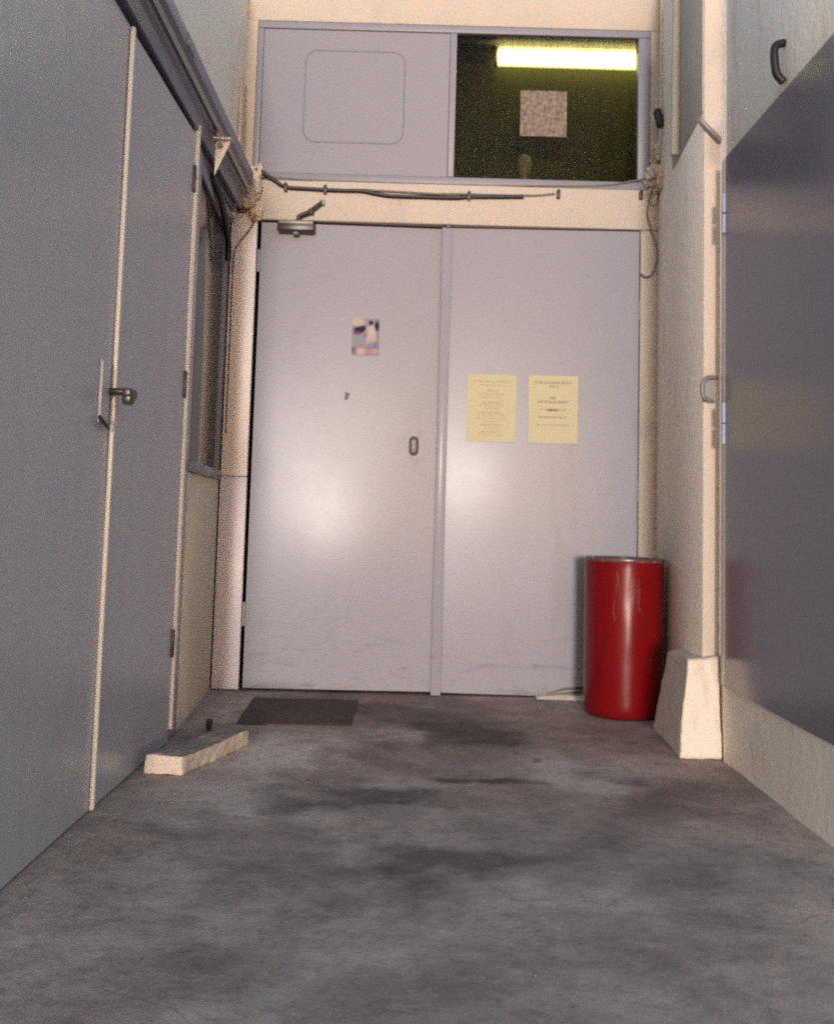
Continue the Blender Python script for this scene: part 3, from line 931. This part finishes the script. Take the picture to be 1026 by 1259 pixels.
prism(b, [(3.470, 1.265), (3.478, 1.262), (3.478, 1.195), (3.470, 1.185), (3.40, 1.180), (3.40, 1.190), (3.455, 1.197), (3.455, 1.252), (3.40, 1.262), (3.40, 1.272)], .982, 1.004, 'x')
b2 = NB(); b.free()
tube(b2, curve_pts([(1.032, 3.444, 1.265), (.998, 3.428, 1.262), (.979, 3.424, 1.245), (.977, 3.424, 1.212), (.984, 3.424, 1.190), (1.02, 3.444, 1.182)], 6), .0075, 10)
box(b2, .988, 1.022, 3.435, 3.4485, 1.195, 1.255)
obj('staple', b2, M_STEEL, None, .0, smooth=False, label='dull metal staple bracket on the edge of the pale pier', cat='bracket')

# ------------------------------------------------------------------ guard stone
b = NB()
hexa(b, [(.897, 3.382, 0), (1.034, 3.376, 0), (1.034, 3.88, 0), (.926, 3.885, 0)],
     [(.922, 3.402, .322), (1.034, 3.412, .334), (1.034, 3.82, .305), (.966, 3.82, .288)])
bmesh.ops.subdivide_edges(b, edges=b.edges, cuts=31, use_grid_fill=True)
for _ in range(3):
    bmesh.ops.smooth_vert(b, verts=b.verts, factor=.5, use_axis_x=True, use_axis_y=True, use_axis_z=True)
rough_up(b, .006, 6, 2); rough_up(b, .003, 30, 4); rough_up(b, .0015, 90, 6)
for v in b.verts:
    v.co.z = max(v.co.z, 0.0)
obj('guard_stone', b, M_STONE, None, smooth=True, label='chunky cream wheel guard block at the foot of the pier', cat='guard stone')

# ------------------------------------------------------------------ red bin
rb = thing('red_bin', (.866, 4.135, 0), 'tall glossy red cylindrical bin standing beside the right door leaf', 'bin')
def lathe(prof, cx, cy, seg=64, dent=None):
    b = NB()
    rings = []
    for rr_, z in prof:
        ring = []
        for k in range(seg):
            a = 2 * PI * k / seg
            q = rr_ + (dent(a, z) if dent else 0)
            ring.append(b.verts.new((cx + q * math.cos(a), cy + q * math.sin(a), z)))
        rings.append(ring)
    for i in range(len(rings) - 1):
        for k in range(seg):
            b.faces.new((rings[i][k], rings[i][(k + 1) % seg], rings[i + 1][(k + 1) % seg], rings[i + 1][k]))
    return b
def dent(a, z):
    if z < .02 or z > .61: return 0
    q = Vector((math.cos(a) * 2.2, math.sin(a) * 2.2, z * 4))
    d = .0022 * noise.noise(q) + .0012 * noise.noise(q * 3)
    w = math.exp(-((a - 1.49 * PI) / .18) ** 2 - ((z - .46) / .08) ** 2)
    return .5 * d - .0012 * w
R0 = .157
prof = [(.02, .004), (.140, .004), (.150, .010), (.1545, .022)]
prof += [(R0 - .001 + .0015 * (z / .6), z) for z in [.04 + .02 * k for k in range(29)]]
prof += [(R0 + .001, .608)]
b = lathe(prof, .866, 4.135, 72, dent)
obj('body', b, M_RED, rb, smooth=True)
b = lathe([(R0 + .001, .608), (R0 + .003, .613), (R0 + .002, .619), (R0 - .003, .621), (R0 - .007, .617), (R0 - .008, .600)], .866, 4.135, 72)
obj('rim', b, M_RIM, rb, smooth=True)
b = lathe([(R0 - .0085, .600), (R0 - .010, .30), (R0 - .012, .03), (.01, .025)], .866, 4.135, 48)
obj('inner_lining', b, M_BLACK, rb, smooth=True)

b = NB()
rnd = random.Random(21)
for k in range(11):
    a0 = 1.49 * PI + rnd.uniform(-.42, .34); z0 = rnd.uniform(.40, .58)
    da, dz = rnd.uniform(-.10, .10), rnd.uniform(-.09, -.02)
    pts = []
    for q in range(7):
        t = q / 6
        a = a0 + da * t + .02 * math.sin(5 * t + k); z = max(.05, z0 + dz * t)
        R1 = R0 - .001 + .0015 * (z / .6) + dent(a, z)
        pts.append((.866 + R1 * math.cos(a), 4.135 + R1 * math.sin(a), z))
    tube(b, pts, rnd.uniform(.0005, .0010), 5)
obj('scratch_marks', b, M_SCR, rb)

b = NB()
rnd = random.Random(3)
for k in range(260):
    e = rnd.random()
    if e < .30:
        x, y = -.765 + abs(rnd.gauss(0, .05)), rnd.uniform(1.75, 3.5)
    elif e < .55:
        x, y = 1.02 - abs(rnd.gauss(0, .06)), rnd.uniform(1.6, 3.35)
    elif e < .70:
        x, y = rnd.uniform(-.7, .7), 4.40 - abs(rnd.gauss(0, .05))
    else:
        x, y = rnd.uniform(-.7, .95), rnd.uniform(1.5, 4.2)
    rr_ = rnd.choice((.0016, .0018, .0022, .0028, .004))
    m_ = Matrix.Translation((x, y, rr_ * .4)) @ Matrix.Rotation(rnd.uniform(0, 6.28), 4, 'Z') @ Matrix.Diagonal((rr_ * rnd.uniform(.7, 1.6), rr_, rr_ * .7, 1))
    bmesh.ops.create_icosphere(b, subdivisions=1, radius=1, matrix=m_)
obj('grit', b, M_GRIT, None, label='loose grey grit scattered on the concrete floor along the walls', cat='grit', kind='stuff')

# ------------------------------------------------------------------ concrete slab, stub, mat
b = NB()
hexa(b, [(-.756, 3.012, 0), (-.644, 3.003, 0), (-.512, 3.42, 0), (-.60, 3.455, 0)],
     [(-.748, 3.008, .056), (-.640, 3.001, .055), (-.512, 3.392, .052), (-.590, 3.42, .054)])
bmesh.ops.subdivide_edges(b, edges=b.edges, cuts=31, use_grid_fill=True)
for _ in range(2):
    bmesh.ops.smooth_vert(b, verts=b.verts, factor=.5, use_axis_x=True, use_axis_y=True, use_axis_z=True)
rough_up(b, .005, 9, 1); rough_up(b, .003, 45, 3); rough_up(b, .002, 110, 8)
for v in b.verts:
    v.co.z = max(v.co.z, 0.0)
def slab_mat():
    m = plaster('worn_kerb_concrete', (.50, .42, .35), .25, (.16, .12, .10), .8, 1.0)
    n, l = m.node_tree.nodes, m.node_tree.links
    bs = n['Principled BSDF']
    src = bs.inputs['Base Color'].links[0].from_socket
    geo = n.new('ShaderNodeNewGeometry')
    sx = n.new('ShaderNodeSeparateXYZ'); l.new(geo.outputs['Normal'], sx.inputs[0])
    f = ramp(n, l, sx.outputs['Z'], .75, .95, (0, 0, 0, 1), (.6, .6, .6, 1))   # foot-grime trodden into the top
    l.new(mix(n, l, f, src, (.13, .10, .088)), bs.inputs['Base Color'])
    return m
obj('kerb_block', b, slab_mat(), None, smooth=True, label='low worn concrete block lying at the foot of the left door', cat='block')
b = NB()
tube(b, [(-.685, 3.62, 0), (-.685, 3.62, .022), (-.684, 3.618, .038)], [.009, .011, .013], 10)
obj('bolt_stub', b, M_BRONZE, None, label='short rusty bolt stub rising from the floor behind the concrete block', cat='bolt')
b = NB()
nx, ny = 30, 30
g_ = []
for j in range(ny + 1):
    row = []
    for i in range(nx + 1):
        u, v = i / nx, j / ny
        x = -.610 + (.41 + .02 * v) * u - .018 * v
        y = 3.735 + .525 * v
        z = .008 + .0025 * noise.noise(Vector((x * 6, y * 6, 1)))
        if i in (0, nx) or j in (0, ny):
            z = .0045
            x += .004 * noise.noise(Vector((x * 40, y * 40, 2)))
        row.append(b.verts.new((x, y, z)))
    g_.append(row)
for j in range(ny):
    for i in range(nx):
        b.faces.new((g_[j][i], g_[j][i + 1], g_[j + 1][i + 1], g_[j + 1][i]))
ext = bmesh.ops.extrude_face_region(b, geom=list(b.faces))
bmesh.ops.translate(b, verts=[e for e in ext['geom'] if isinstance(e, bmesh.types.BMVert)], vec=(0, 0, -.004))
obj('door_mat', b, M_MAT, None, smooth=True, label='flat dark brown mat on the floor below the left door leaf', cat='mat')
